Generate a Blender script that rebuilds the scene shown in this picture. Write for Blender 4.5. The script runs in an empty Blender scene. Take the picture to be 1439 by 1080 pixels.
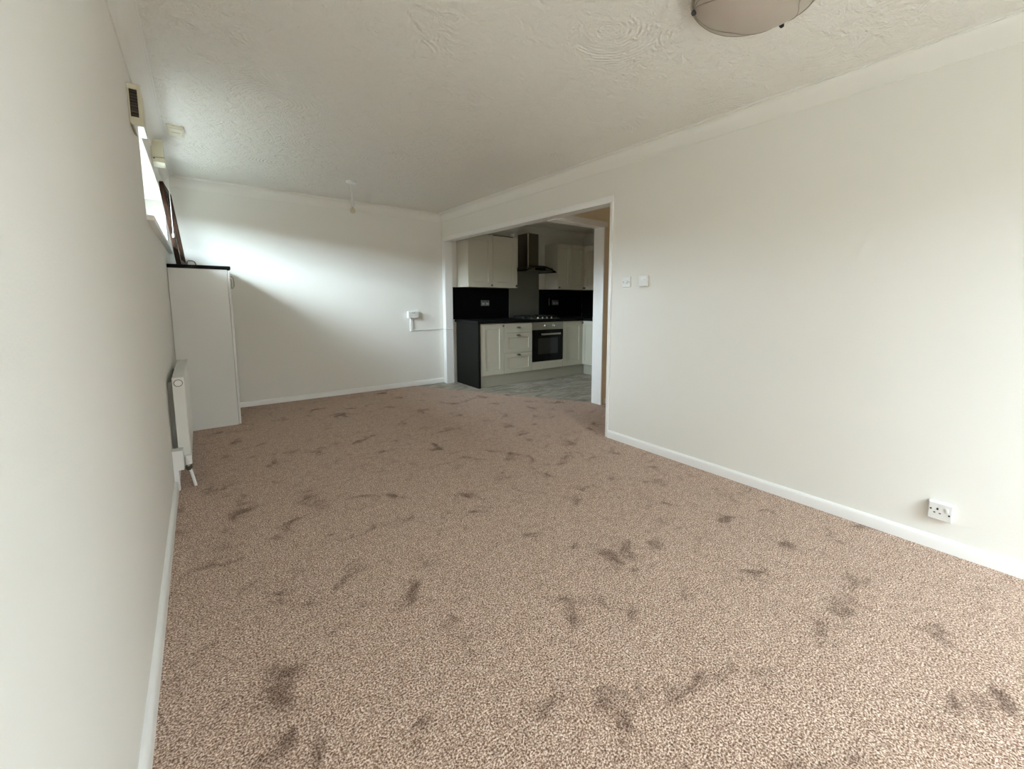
import bpy, bmesh, math, random
from mathutils import Vector, Matrix

random.seed(7)
S = bpy.context.scene
COL = S.collection
PI = math.pi

# ------------------------------------------------------------------ camera
YAW, PITCH, ROLL, FPX, PX, PY = 0.686913, 0.115147, 0.006610, 595.61, 769.59, 490.547
fw = Vector((math.sin(YAW) * math.cos(PITCH), math.cos(YAW) * math.cos(PITCH), -math.sin(PITCH)))
rt = Vector((math.cos(YAW), -math.sin(YAW), 0))
up = rt.cross(fw)
r2 = rt * math.cos(ROLL) + up * math.sin(ROLL)
u2 = -rt * math.sin(ROLL) + up * math.cos(ROLL)
cd = bpy.data.cameras.new('camera')
cam = bpy.data.objects.new('camera', cd)
COL.objects.link(cam)
M = Matrix((r2, u2, -fw)).transposed().to_4x4()
M.translation = Vector((0.19162, 0.0, 1.208))
cam.matrix_world = M
cd.sensor_fit = 'HORIZONTAL'
cd.sensor_width = 36
cd.lens = FPX / 1439 * 36
cd.shift_x = -(PX - 719.5) / 1439
cd.shift_y = (PY - 540) / 1439
cd.clip_start = 0.02
S.camera = cam

# ------------------------------------------------------------------ light
EXPOSURE = 1.74
SKY = 6.0
S.view_settings.view_transform = 'Standard'
S.view_settings.look = 'None'
S.view_settings.gamma = 1
S.view_settings.exposure = EXPOSURE
S.view_settings.use_curve_mapping = False
w = bpy.data.worlds.new('overcast_sky')
S.world = w
w.use_nodes = True
nt = w.node_tree
nt.nodes.clear()
out = nt.nodes.new('ShaderNodeOutputWorld')
bg = nt.nodes.new('ShaderNodeBackground')
tc = nt.nodes.new('ShaderNodeTexCoord')
sx = nt.nodes.new('ShaderNodeSeparateXYZ')
SUN_DIR = Vector((-0.86, -0.13, 0.44)).normalized()   # hazy sun behind thin cloud, off to the left
GLOW = 3.7
rp = nt.nodes.new('ShaderNodeValToRGB')
rp.color_ramp.elements[0].position = 0.0
rp.color_ramp.elements[0].color = (0.745, 0.87, 1.0, 1)
rp.color_ramp.elements[1].position = 1.0
rp.color_ramp.elements[1].color = (0.80, 0.90, 1.0, 1)
nt.links.new(tc.outputs['Generated'], sx.inputs[0])
nt.links.new(sx.outputs['Z'], rp.inputs[0])
nt.links.new(rp.outputs[0], bg.inputs[0])
nrm = nt.nodes.new('ShaderNodeVectorMath')
nrm.operation = 'NORMALIZE'
nt.links.new(tc.outputs['Generated'], nrm.inputs[0])
dt = nt.nodes.new('ShaderNodeVectorMath')
dt.operation = 'DOT_PRODUCT'
dt.inputs[1].default_value = SUN_DIR
nt.links.new(nrm.outputs[0], dt.inputs[0])


def wmath(op, x, y):
    t = nt.nodes.new('ShaderNodeMath')
    t.operation = op
    for i, q in enumerate((x, y)):
        if isinstance(q, (int, float)):
            t.inputs[i].default_value = q
        else:
            nt.links.new(q, t.inputs[i])
    return t.outputs[0]


lobe = wmath('POWER', wmath('MAXIMUM', dt.outputs["Value"], 0.0), 4.5)
nt.links.new(wmath('MULTIPLY', wmath('ADD', wmath('MULTIPLY', lobe, GLOW), 1.0), SKY), bg.inputs[1])
nt.links.new(bg.outputs[0], out.inputs[0])
S.cycles.max_bounces = 14
S.cycles.diffuse_bounces = 9
S.cycles.glossy_bounces = 4
S.cycles.transparent_max_bounces = 8
S.cycles.sample_clamp_indirect = 6
S.cycles.use_denoising = True
try:
    S.cycles.denoiser = 'OPENIMAGEDENOISE'
    S.cycles.denoising_input_passes = 'RGB_ALBEDO_NORMAL'
except Exception:
    pass

# room measures
W = 2.938          # right wall face
D = 5.738          # far wall face
H = 2.40
YB = -1.25         # wall behind the camera
KX, KY = 5.68, 5.70  # kitchen right wall and back wall faces
WT = 0.10          # thickness of the right wall


def portal(name, loc, rot, sx_, sy_):
    l = bpy.data.lights.new(name, 'AREA')
    l.shape = 'RECTANGLE'
    l.size, l.size_y = sx_, sy_
    l.cycles.is_portal = True
    o = bpy.data.objects.new(name, l)
    o.location, o.rotation_euler = loc, rot
    COL.objects.link(o)


PDX0, PDX1, PDZ1 = 0.40, 2.62, 2.10       # patio door opening in the wall behind the camera
WY0, WY1, WZ0, WZ1 = 3.30, 5.62, 1.665, 2.13   # high window in the left wall
portal('patio_door_portal', ((PDX0 + PDX1) / 2, YB - 0.2, PDZ1 / 2), (-PI / 2, 0, PI), PDX1 - PDX0, PDZ1)
portal('high_window_portal', (-0.27, (WY0 + WY1) / 2, (WZ0 + WZ1) / 2), (0, -PI / 2, 0), WZ1 - WZ0, WY1 - WY0)

# ------------------------------------------------------------------ materials
def mat(name, col, rough=0.5, metal=0.0, spec=0.5, coat=0.0):
    m = bpy.data.materials.new(name)
    m.use_nodes = True
    b = m.node_tree.nodes['Principled BSDF']
    b.inputs['Base Color'].default_value = (*col, 1)
    b.inputs['Roughness'].default_value = rough
    b.inputs['Metallic'].default_value = metal
    b.inputs['Specular IOR Level'].default_value = spec
    b.inputs['Coat Weight'].default_value = coat
    return m


def nodes(m):
    return m.node_tree.nodes, m.node_tree.links, m.node_tree.nodes['Principled BSDF']


def texcoord(m, scale=(1, 1, 1)):
    n, l, b = nodes(m)
    t = n.new('ShaderNodeTexCoord')
    mp = n.new('ShaderNodeMapping')
    mp.inputs['Scale'].default_value = scale
    l.new(t.outputs['Object'], mp.inputs[0])
    return mp.outputs[0]


def noise(m, vec, scale, detail=2, rough=0.5, dist=0.0):
    n, l, b = nodes(m)
    t = n.new('ShaderNodeTexNoise')
    t.inputs['Scale'].default_value = scale
    t.inputs['Detail'].default_value = detail
    t.inputs['Roughness'].default_value = rough
    t.inputs['Distortion'].default_value = dist
    l.new(vec, t.inputs['Vector'])
    return t.outputs['Fac']


def ramp(m, fac, stops):
    n, l, b = nodes(m)
    r = n.new('ShaderNodeValToRGB')
    e = r.color_ramp.elements
    while len(e) < len(stops):
        e.new(0.5)
    for i, (p, c) in enumerate(stops):
        e[i].position = p
        e[i].color = (*c, 1) if len(c) == 3 else c
    l.new(fac, r.inputs[0])
    return r.outputs[0]


def bump(m, height, strength, dist):
    n, l, b = nodes(m)
    bp = n.new('ShaderNodeBump')
    bp.inputs['Strength'].default_value = strength
    bp.inputs['Distance'].default_value = dist
    l.new(height, bp.inputs['Height'])
    l.new(bp.outputs[0], b.inputs['Normal'])


def math_node(m, op, a, bb):
    n, l, b = nodes(m)
    t = n.new('ShaderNodeMath')
    t.operation = op
    for i, v in enumerate((a, bb)):
        if isinstance(v, (int, float)):
            t.inputs[i].default_value = v
        elif v is not None:
            l.new(v, t.inputs[i])
    return t.outputs[0]


def mix(m, fac, a, bb, mode='MIX'):
    n, l, b = nodes(m)
    t = n.new('ShaderNodeMix')
    t.data_type = 'RGBA'
    t.blend_type = mode
    for s, v in ((t.inputs[0], fac), (t.inputs[6], a), (t.inputs[7], bb)):
        if isinstance(v, tuple):
            s.default_value = (*v, 1)
        elif isinstance(v, (int, float)):
            s.default_value = v
        else:
            l.new(v, s)
    return t.outputs[2]


# painted plaster: faint roller stipple
WALL = mat('wall_paint', (0.795, 0.78, 0.73), 0.75, spec=0.3)
v = texcoord(WALL)
bump(WALL, noise(WALL, v, 140, 3), 0.12, 0.004)
HALLWALL = mat('magnolia_hall_paint', (0.80, 0.69, 0.53), 0.75, spec=0.3)
v = texcoord(HALLWALL)
bump(HALLWALL, noise(HALLWALL, v, 140, 3), 0.12, 0.004)
# ceiling: swirled textured coating
CEIL = mat('ceiling_paint', (0.79, 0.768, 0.71), 0.6, spec=0.35)
n, l, b = nodes(CEIL)
v = texcoord(CEIL)
vo = n.new('ShaderNodeTexVoronoi')
vo.feature = 'F1'
vo.inputs['Scale'].default_value = 3.0
l.new(v, vo.inputs['Vector'])
sw = math_node(CEIL, 'SINE', math_node(CEIL, 'MULTIPLY', vo.outputs['Distance'], 95.0), 0)
mk = ramp(CEIL, noise(CEIL, v, 2.6, 2), [(0.50, (0, 0, 0)), (0.72, (1, 1, 1))])
st = noise(CEIL, v, 90, 3)
trowel = noise(CEIL, v, 11, 3, 0.55, 1.2)
hgt = math_node(CEIL, 'ADD', math_node(CEIL, 'MULTIPLY', math_node(CEIL, 'MULTIPLY', sw, mk), 0.22), math_node(CEIL, 'MULTIPLY', st, 0.5))
hgt = math_node(CEIL, 'ADD', hgt, math_node(CEIL, 'MULTIPLY', trowel, 1.6))
bump(CEIL, hgt, 0.8, 0.012)
COVE = mat('coving_paint', (0.81, 0.795, 0.745), 0.6, spec=0.35)
TRIM = mat('white_gloss_trim', (0.84, 0.835, 0.815), 0.32, spec=0.5)

# carpet: flecked twist pile with darker trodden patches
CARPET = mat('flecked_carpet', (0.3, 0.22, 0.17), 0.95, spec=0.1)
n, l, b = nodes(CARPET)
v = texcoord(CARPET)
fleck = noise(CARPET, v, 180, 2.5, 0.62, 0.4)
col = ramp(CARPET, fleck, [(0.34, (0.125, 0.058, 0.033)), (0.48, (0.41, 0.260, 0.176)), (0.62, (0.95, 0.775, 0.655))])
lay = noise(CARPET, v, 5.2, 3, 0.6, 0.5)
layc = ramp(CARPET, lay, [(0.29, (0.42, 0.37, 0.34)), (0.355, (0.72, 0.69, 0.67)), (0.41, (0.95, 0.945, 0.94)), (0.50, (1, 1, 1))])
col = mix(CARPET, 1.0, col, layc, 'MULTIPLY')
fine = ramp(CARPET, noise(CARPET, v, 26, 4, 0.7), [(0.32, (0.76, 0.72, 0.69)), (0.58, (1, 1, 1))])
col = mix(CARPET, 1.0, col, fine, 'MULTIPLY')
l.new(col, b.inputs['Base Color'])
b.inputs['Sheen Weight'].default_value = 0.15
bump(CARPET, fleck, 0.8, 0.008)

# kitchen floor: pale marbled vinyl
VINYL = mat('marbled_vinyl', (0.5, 0.48, 0.43), 0.5, spec=0.15)
n, l, b = nodes(VINYL)
v = texcoord(VINYL, (1.0, 2.6, 1))
f1 = noise(VINYL, v, 3.2, 6, 0.62, 1.6)
col = ramp(VINYL, f1, [(0.34, (0.21, 0.19, 0.155)), (0.5, (0.35, 0.32, 0.265)), (0.66, (0.49, 0.455, 0.39))])
l.new(col, b.inputs['Base Color'])

CREAMDOOR = mat('shaker_door_paint', (0.59, 0.57, 0.475), 0.42, spec=0.4)
CARCASS = mat('cabinet_carcass', (0.58, 0.55, 0.47), 0.5)
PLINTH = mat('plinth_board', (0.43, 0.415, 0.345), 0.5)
WHITEBOARD = mat('white_melamine', (0.76, 0.755, 0.735), 0.38, spec=0.4)
BLACKTOP = mat('black_laminate', (0.012, 0.012, 0.012), 0.5, spec=0.12)
n, l, b = nodes(BLACKTOP)
v = texcoord(BLACKTOP)
l.new(ramp(BLACKTOP, noise(BLACKTOP, v, 260, 2), [(0.45, (0.005, 0.005, 0.005)), (0.72, (0.016, 0.016, 0.015))]), b.inputs['Base Color'])
ENDP = mat('dark_end_panel', (0.02, 0.02, 0.02), 0.6, spec=0.02)
n, l, b = nodes(ENDP)
v = texcoord(ENDP)
l.new(ramp(ENDP, noise(ENDP, v, 120, 3), [(0.4, (0.012, 0.0115, 0.010)), (0.7, (0.027, 0.026, 0.022))]), b.inputs['Base Color'])
BLACKPANEL = mat('black_gloss_panel', (0.003, 0.003, 0.003), 0.3, spec=0.08)
STEEL = mat('brushed_steel', (0.34, 0.325, 0.28), 0.30, metal=1.0)
n, l, b = nodes(STEEL)
v = texcoord(STEEL, (1, 1, 60))
bump(STEEL, noise(STEEL, v, 12, 2), 0.05, 0.002)
DULLSTEEL = mat('satin_splash_steel', (0.21, 0.208, 0.18), 0.38, metal=0.9)
HOODSTEEL = mat('dark_hood_steel', (0.17, 0.155, 0.12), 0.30, metal=1.0)
CHROME = mat('polished_chrome', (0.82, 0.82, 0.80), 0.12, metal=1.0)
NICKEL = mat('antique_nickel', (0.20, 0.18, 0.15), 0.32, metal=1.0)
BLACKGLASS = mat('black_oven_glass', (0.004, 0.004, 0.004), 0.10, spec=0.15)
OVENDARK = mat('smoked_window_glass', (0.012, 0.012, 0.013), 0.06, spec=0.5)
IRON = mat('black_cast_iron', (0.01, 0.01, 0.01), 0.5)
PLASTIC = mat('white_plastic', (0.80, 0.80, 0.78), 0.28, spec=0.5)
LIT_UNDERSIDE = mat('lit_underside_white', (0.86, 0.86, 0.85), 0.08, spec=1.0)  # white for the window light caught on the ventilator underside
SOCKGREY = mat('white_faceplate', (0.72, 0.715, 0.69), 0.3, spec=0.5)
SLOT = mat('dark_slot', (0.02, 0.02, 0.02), 0.6)
GREYSLOT = mat('grey_plastic', (0.32, 0.31, 0.29), 0.5)
CREAM = mat('aged_cream_plastic', (0.62, 0.59, 0.45), 0.4, spec=0.4)
BROWNSLAT = mat('brown_louvre', (0.075, 0.05, 0.03), 0.5)
RADPAINT = mat('radiator_enamel', (0.74, 0.735, 0.69), 0.3, spec=0.5)
DARKWOOD = mat('dark_stained_wood', (0.035, 0.018, 0.010), 0.55, spec=0.1)
n, l, b = nodes(DARKWOOD)
v = texcoord(DARKWOOD, (8, 8, 1))
l.new(ramp(DARKWOOD, noise(DARKWOOD, v, 9, 4), [(0.35, (0.018, 0.009, 0.005)), (0.7, (0.06, 0.03, 0.017))]), b.inputs['Base Color'])
PAPER = mat('pale_mount_board', (0.55, 0.52, 0.43), 0.35)
BRASS = mat('dull_brass', (0.35, 0.27, 0.13), 0.4, metal=1.0)
SILVER = mat('silver_plastic', (0.13, 0.127, 0.113), 0.4, spec=0.3)
SCREEN = mat('screen_glint_white', (0.92, 0.93, 0.94), 0.1, spec=0.8)  # whitened to paint in the window reflection on the thermostat
GROUNDM = mat('patio_paving', (0.24, 0.235, 0.21), 0.9)
n, l, b = nodes(GROUNDM)
v = texcoord(GROUNDM)
l.new(ramp(GROUNDM, noise(GROUNDM, v, 3, 5), [(0.3, (0.40, 0.395, 0.375)), (0.7, (0.58, 0.575, 0.545))]), b.inputs['Base Color'])
BOUNCE_DAMPER = mat('bounce_damper_earth', (0.08, 0.08, 0.055), 0.95)  # dark colour of the added slab that damps bounced light
n, l, b = nodes(BOUNCE_DAMPER)
v = texcoord(BOUNCE_DAMPER)
l.new(ramp(BOUNCE_DAMPER, noise(BOUNCE_DAMPER, v, 30, 5), [(0.3, (0.06, 0.058, 0.042)), (0.7, (0.11, 0.112, 0.08))]), b.inputs['Base Color'])
BLOCKER_PAINT = mat('light_blocker_paint', (0.26, 0.21, 0.17), 0.9)  # colour of the added light-blocking walls


def glass_mat(name, tint, refl=1.0):
    m = bpy.data.materials.new(name)
    m.use_nodes = True
    n = m.node_tree.nodes
    l = m.node_tree.links
    n.clear()
    o = n.new('ShaderNodeOutputMaterial')
    tr = n.new('ShaderNodeBsdfTransparent')
    tr.inputs[0].default_value = (*tint, 1)
    gl = n.new('ShaderNodeBsdfGlossy')
    gl.inputs['Roughness'].default_value = 0.02
    lw = n.new('ShaderNodeLayerWeight')
    lw.inputs[0].default_value = 0.5
    pw = n.new('ShaderNodeMath')
    pw.operation = 'POWER'
    l.new(lw.outputs['Facing'], pw.inputs[0])
    pw.inputs[1].default_value = 5.0
    fr = n.new('ShaderNodeMath')      # Schlick reflectance of clear glass, the same from both sides
    fr.operation = 'MULTIPLY_ADD'
    l.new(pw.outputs[0], fr.inputs[0])
    fr.inputs[1].default_value = 0.96
    fr.inputs[2].default_value = 0.04
    mx = n.new('ShaderNodeMixShader')
    l.new(fr.outputs[0], mx.inputs[0])
    l.new(tr.outputs[0], mx.inputs[1])
    l.new(gl.outputs[0], mx.inputs[2])
    l.new(mx.outputs[0], o.inputs[0])
    return m


PANE = glass_mat('clear_pane', (0.96, 0.98, 0.97))
SMOKE = glass_mat('smoked_hood_glass', (0.10, 0.11, 0.10))
BULBGLASS = glass_mat('clear_bulb_glass', (0.93, 0.90, 0.80))

# frosted bowl glass
FROST = mat('frosted_bowl_glass', (0.60, 0.545, 0.48), 0.35, spec=0.5)
n, l, b = nodes(FROST)
b.inputs['Transmission Weight'].default_value = 0.0
b.inputs['Subsurface Weight'].default_value = 0.0
v = texcoord(FROST)
l.new(ramp(FROST, noise(FROST, v, 7, 3, 0.5, 1.0), [(0.3, (0.45, 0.41, 0.335)), (0.7, (0.47, 0.385, 0.325))]), b.inputs['Base Color'])
ETCH = mat('etched_line', (0.30, 0.26, 0.20), 0.4)

# ------------------------------------------------------------------ mesh helpers
def box(bm, x0, x1, y0, y1, z0, z1, bev=0.0, seg=1):
    g = bmesh.ops.create_cube(bm, size=1)
    vs = g['verts']
    for q in vs:
        q.co = Vector((x0 + (q.co.x + .5) * (x1 - x0), y0 + (q.co.y + .5) * (y1 - y0), z0 + (q.co.z + .5) * (z1 - z0)))
    if bev > 0:
        es = list({e for q in vs for e in q.link_edges})
        bmesh.ops.bevel(bm, geom=es, offset=bev, segments=seg, profile=0.5, affect='EDGES')


def lathe(bm, prof, origin=(0, 0, 0), axis='Z', seg=24):
    """prof: [(radius, height along the axis)]"""
    o = Vector(origin)
    rings = []
    for r, h in prof:
        ring = []
        if r < 1e-6:
            ring.append(bm.verts.new(o + ax(0, 0, h, axis)))
        else:
            for i in range(seg):
                a = 2 * PI * i / seg
                ring.append(bm.verts.new(o + ax(r * math.cos(a), r * math.sin(a), h, axis)))
        rings.append(ring)
    for A, B in zip(rings, rings[1:]):
        for i in range(max(len(A), len(B))):
            j = (i + 1) % max(len(A), len(B))
            f = [A[i % len(A)], A[j % len(A)], B[j % len(B)], B[i % len(B)]]
            u = []
            for q in f:
                if q not in u:
                    u.append(q)
            if len(u) > 2:
                bm.faces.new(u)


def ax(a, b, h, axis):
    if axis == 'Z':
        return Vector((a, b, h))
    if axis == '-Z':
        return Vector((a, -b, -h))
    if axis == '-Y':
        return Vector((a, -h, b))
    if axis == '-X':
        return Vector((-h, -a, b))
    if axis == 'X':
        return Vector((h, a, b))
    return Vector((a, h, -b))


def tube(bm, pts, r, seg=8):
    pts = [Vector(p) for p in pts]
    rings = []
    for i, p in enumerate(pts):
        t = (pts[min(i + 1, len(pts) - 1)] - pts[max(i - 1, 0)]).normalized()
        ref = Vector((0, 0, 1)) if abs(t.z) < 0.9 else Vector((1, 0, 0))
        a = t.cross(ref).normalized()
        c = t.cross(a).normalized()
        rings.append([bm.verts.new(p + (a * math.cos(2 * PI * k / seg) + c * math.sin(2 * PI * k / seg)) * r) for k in range(seg)])
    for A, B in zip(rings, rings[1:]):
        for k in range(seg):
            bm.faces.new([A[k], A[(k + 1) % seg], B[(k + 1) % seg], B[k]])
    bm.faces.new(rings[0][::-1])
    bm.faces.new(rings[-1])


def prism(bm, pts2, z0, z1):
    """vertical prism over a polygon (x, y)"""
    lo = [bm.verts.new((x, y, z0)) for x, y in pts2]
    hi = [bm.verts.new((x, y, z1)) for x, y in pts2]
    bm.faces.new(hi)
    bm.faces.new(lo[::-1])
    k = len(pts2)
    for i in range(k):
        bm.faces.new([lo[i], lo[(i + 1) % k], hi[(i + 1) % k], hi[i]])


def sweep(bm, prof, ends):
    """loft of the same profile points between two end frames: ends = two functions (u, v) -> (x, y, z)"""
    A = [bm.verts.new(ends[0](*p)) for p in prof]
    B = [bm.verts.new(ends[1](*p)) for p in prof]
    k = len(prof)
    for i in range(k):
        bm.faces.new([A[i], A[(i + 1) % k], B[(i + 1) % k], B[i]])
    bm.faces.new(A[::-1])
    bm.faces.new(B)


def link(name, bm, m, parent=None, smooth=None):
    bmesh.ops.recalc_face_normals(bm, faces=bm.faces)
    me = bpy.data.meshes.new(name)
    bm.to_mesh(me)
    bm.free()
    me.materials.append(m)
    if smooth is not None:
        for p in me.polygons:
            p.use_smooth = True
        me.set_sharp_from_angle(angle=math.radians(smooth))
    o = bpy.data.objects.new(name, me)
    COL.objects.link(o)
    if parent:
        o.parent = parent
    return o


def tag(o, label, cat, group=None):
    o['label'] = label
    o['category'] = cat
    if group:
        o['group'] = group
    return o


def thing(name, label, cat, loc=(0, 0, 0), rotz=0.0, group=None):
    o = bpy.data.objects.new(name, None)
    o.location = loc
    o.rotation_euler = (0, 0, rotz)
    o.empty_display_size = 0.1
    COL.objects.link(o)
    return tag(o, label, cat, group)


def struct(name, bm, m, parent=None, smooth=None):
    o = link(name, bm, m, parent, smooth)
    if not parent:
        o['kind'] = 'structure'
    return o


def one(fn, *a, **k):
    bm = bmesh.new()
    fn(bm, *a, **k)
    return bm


def pbox(name, m, parent, x0, x1, y0, y1, z0, z1, bev=0.0015, seg=1):
    return link(name, one(box, x0, x1, y0, y1, z0, z1, bev, seg), m, parent)


# ------------------------------------------------------------------ the setting
def wall_hole(bm, axis, t0, t1, a0, a1, z0, z1, ha0, ha1, hz0, hz1):
    """a wall slab with one rectangular hole; axis 'X': thickness along x, run along y"""
    def bx(p0, p1, q0, q1):
        if p1 - p0 < 1e-6 or q1 - q0 < 1e-6:
            return
        if axis == 'X':
            box(bm, t0, t1, p0, p1, q0, q1)
        else:
            box(bm, p0, p1, t0, t1, q0, q1)
    bx(a0, ha0, z0, z1)
    bx(ha1, a1, z0, z1)
    bx(ha0, ha1, z0, hz0)
    bx(ha0, ha1, hz1, z1)


FZ = -0.012   # top of the hard floor; the carpet pile top is at 0
struct('floor', one(box, -0.28, KX + 0.12, YB - 0.28, 5.95, -0.12, FZ), VINYL)
struct('ceiling', one(box, -0.28, KX + 0.12, YB - 0.28, 5.95, H, H + 0.12), CEIL)
struct('ceiling_eave_blocker', one(box, -0.80, -0.285, YB - 0.28, 6.3, 2.38, 2.50), TRIM)  # added eave, out of view: blocks steep sky light onto the sill
struct('wall_left', one(wall_hole, 'X', -0.28, 0.0, YB - 0.28, 5.95, FZ, H, WY0, WY1, WZ0, WZ1), WALL)
struct('wall_right', one(wall_hole, 'X', W, W + WT, YB, D, FZ, H, 2.517, 5.655, FZ, 2.036), WALL)
struct('wall_far', one(box, 0.0, W + WT - 0.02, D, 5.95, FZ, H), WALL)
struct('wall_back', one(wall_hole, 'Y', YB - 0.28, YB, 0.0, W + WT, FZ, H, PDX0, PDX1, FZ, PDZ1), WALL)
struct('wall_kitchen_back', one(box, W + WT - 0.02, KX + 0.12, KY, 5.95, FZ, H), WALL)
struct('wall_kitchen_right', one(box, KX, KX + 0.12, 3.42, KY, FZ, H), WALL)
struct('wall_hall', one(wall_hole, 'Y', 3.36, 3.487, W + WT, KX, FZ, H, W + WT, 3.745, FZ, 2.030), HALLWALL)
struct('wall_hall_near', one(box, W + WT, 4.9, 2.20, 2.32, FZ, H), HALLWALL)
struct('wall_hall_end', one(box, 4.8, 4.9, 2.32, 3.36, FZ, H), HALLWALL)

# coving with a stepped lip along the top of three walls of the room
CP, CDR = 0.080, 0.105
prof = [(0, 0), (0, -CDR), (0.006, -CDR), (0.007, -CDR + 0.008)]
for i in range(9):
    a = PI / 2 * i / 8
    prof.append((0.007 + (CP - 0.018) * (1 - math.cos(a)), -0.017 - (CDR - 0.027) * (1 - math.sin(a))))
prof += [(CP - 0.011, -0.011), (CP, -0.011), (CP, 0)]
bm = bmesh.new()
sweep(bm, prof, (lambda u, z: (u, YB + u, H + z), lambda u, z: (u, D - u, H + z)))
struct('trim_1', bm, COVE, smooth=40)
bm = bmesh.new()
sweep(bm, prof, (lambda u, z: (u, D - u, H + z), lambda u, z: (W - u, D - u, H + z)))
struct('trim_2', bm, COVE, smooth=40)
bm = bmesh.new()
sweep(bm, prof, (lambda u, z: (W - u, YB + u, H + z), lambda u, z: (W - u, D - u, H + z)))
struct('trim_3', bm, COVE, smooth=40)
bm = bmesh.new()
sweep(bm, prof, (lambda u, z: (W + WT, KY - u, H + z), lambda u, z: (KX, KY - u, H + z)))
struct('trim_4', bm, COVE, smooth=40)

# skirting boards with a rounded top
BH, BT = 0.066, 0.018
sk = [(0, 0), (BT, 0), (BT, BH - 0.016), (BT - 0.003, BH - 0.007), (BT - 0.008, BH - 0.002), (BT - 0.013, BH), (0, BH)]
bm = bmesh.new()
sweep(bm, sk, (lambda u, z: (W - u, YB, z), lambda u, z: (W - u, 2.487, z)))
struct('baseboard_right', bm, TRIM, smooth=50)
bm = bmesh.new()
sweep(bm, sk, (lambda u, z: (0.0, D - u, z + FZ), lambda u, z: (W - 0.005, D - u, z)))
struct('baseboard_far', bm, TRIM, smooth=50)
bm = bmesh.new()
sweep(bm, sk, (lambda u, z: (u, YB, z), lambda u, z: (u, 4.955, z)))
struct('baseboard_left', bm, TRIM, smooth=50)
bm = bmesh.new()
sweep(bm, sk, (lambda u, z: (W + WT, KY - u, z + FZ), lambda u, z: (3.098, KY - u, z + FZ)))
struct('baseboard_kitchen', bm, TRIM, smooth=50)
bm = bmesh.new()
sweep(bm, sk, (lambda u, z: (3.80, 3.36 - u, z), lambda u, z: (4.8, 3.36 - u, z)))
struct('baseboard_hall', bm, TRIM, smooth=50)

# linings and architraves of the wide opening and of the opening behind it
bm = bmesh.new()
box(bm, W - 0.014, W + WT + 0.012, 2.487, 2.518, FZ, 2.033, 0.004, 2)
struct('trim_5', bm, TRIM, smooth=40)
bm = bmesh.new()
box(bm, W - 0.014, W, 2.487, 5.732, 2.034, 2.083, 0.004, 2)
box(bm, W - 0.010, W + WT + 0.008, 2.518, 5.655, 2.026, 2.036, 0.002)
struct('trim_6', bm, TRIM, smooth=40)
bm = bmesh.new()
box(bm, W - 0.014, W, 5.655, 5.732, FZ, 2.034, 0.004, 2)
box(bm, W - 0.012, W + WT + 0.004, 5.645, 5.657, FZ, 2.026, 0.002)
struct('trim_7', bm, TRIM, smooth=40)
bm = bmesh.new()
box(bm, 3.735, 3.755, 3.340, 3.497, FZ, 2.030, 0.004, 2)
struct('trim_8', bm, TRIM, smooth=40)
bm = bmesh.new()
box(bm, W + WT, 3.80, 3.346, 3.36, 2.030, 2.082, 0.003, 2)
box(bm, W + WT, 3.755, 3.350, 3.495, 2.018, 2.030, 0.002)
struct('trim_9', bm, TRIM, smooth=40)

# high window in the left wall: frame, mullion, panes, sill
bm = bmesh.new()
fx0, fx1 = -0.20, -0.14
box(bm, fx0, fx1, WY0, WY1, WZ0, WZ0 + 0.05, 0.003)
box(bm, fx0, fx1, WY0, WY1, WZ1 - 0.05, WZ1, 0.003)
box(bm, fx0, fx1, WY0, WY0 + 0.05, WZ0 + 0.05, WZ1 - 0.05, 0.003)
box(bm, fx0, fx1, WY1 - 0.05, WY1, WZ0 + 0.05, WZ1 - 0.05, 0.003)
win = struct('window_1', bm, TRIM)
ym = (WY0 + WY1) / 2
for a, c in ((WY0 + 0.045, WY1 - 0.045),):
    link('pane', one(box, -0.176, -0.170, a, c, WZ0 + 0.045, WZ1 - 0.045), PANE, win)
link('sill', one(box, -0.14, 0.034, WY0 - 0.005, WY1 + 0.03, WZ0 - 0.028, WZ0 + 0.002, 0.008, 3), TRIM, win, 40)

# glazed patio door behind the camera
bm = bmesh.new()
dy0, dy1 = YB - 0.17, YB - 0.10
box(bm, PDX0, PDX1, dy0, dy1, FZ, 0.06, 0.003)
box(bm, PDX0, PDX1, dy0, dy1, PDZ1 - 0.06, PDZ1, 0.003)
box(bm, PDX0, PDX0 + 0.06, dy0, dy1, 0.06, PDZ1 - 0.06, 0.003)
box(bm, PDX1 - 0.06, PDX1, dy0, dy1, 0.06, PDZ1 - 0.06, 0.003)
pd = struct('door_1', bm, TRIM)
xm = (PDX0 + PDX1) / 2
link('meeting_stile', one(box, xm - 0.04, xm + 0.04, dy0, dy1, 0.06, PDZ1 - 0.06, 0.003), TRIM, pd)
for a, c in ((PDX0 + 0.055, xm - 0.035), (xm + 0.035, PDX1 - 0.055)):
    link('pane', one(box, a, c, YB - 0.138, YB - 0.132, 0.055, PDZ1 - 0.055), PANE, pd)
link('handle', one(box, xm + 0.03, xm + 0.05, dy1, dy1 + 0.04, 0.95, 1.15, 0.006, 2), PLASTIC, pd)

# ground outside
bm = bmesh.new()
box(bm, -40, 40, -40, 40, -0.30, -0.16)
struct('ground', bm, GROUNDM)
bm = bmesh.new()
box(bm, -5.9, -0.285, -1.4, 14, -0.165, -0.13)
struct('ground_bounce_damper', bm, BOUNCE_DAMPER)  # added dark slab: cuts light bounced up through the high window
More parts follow.
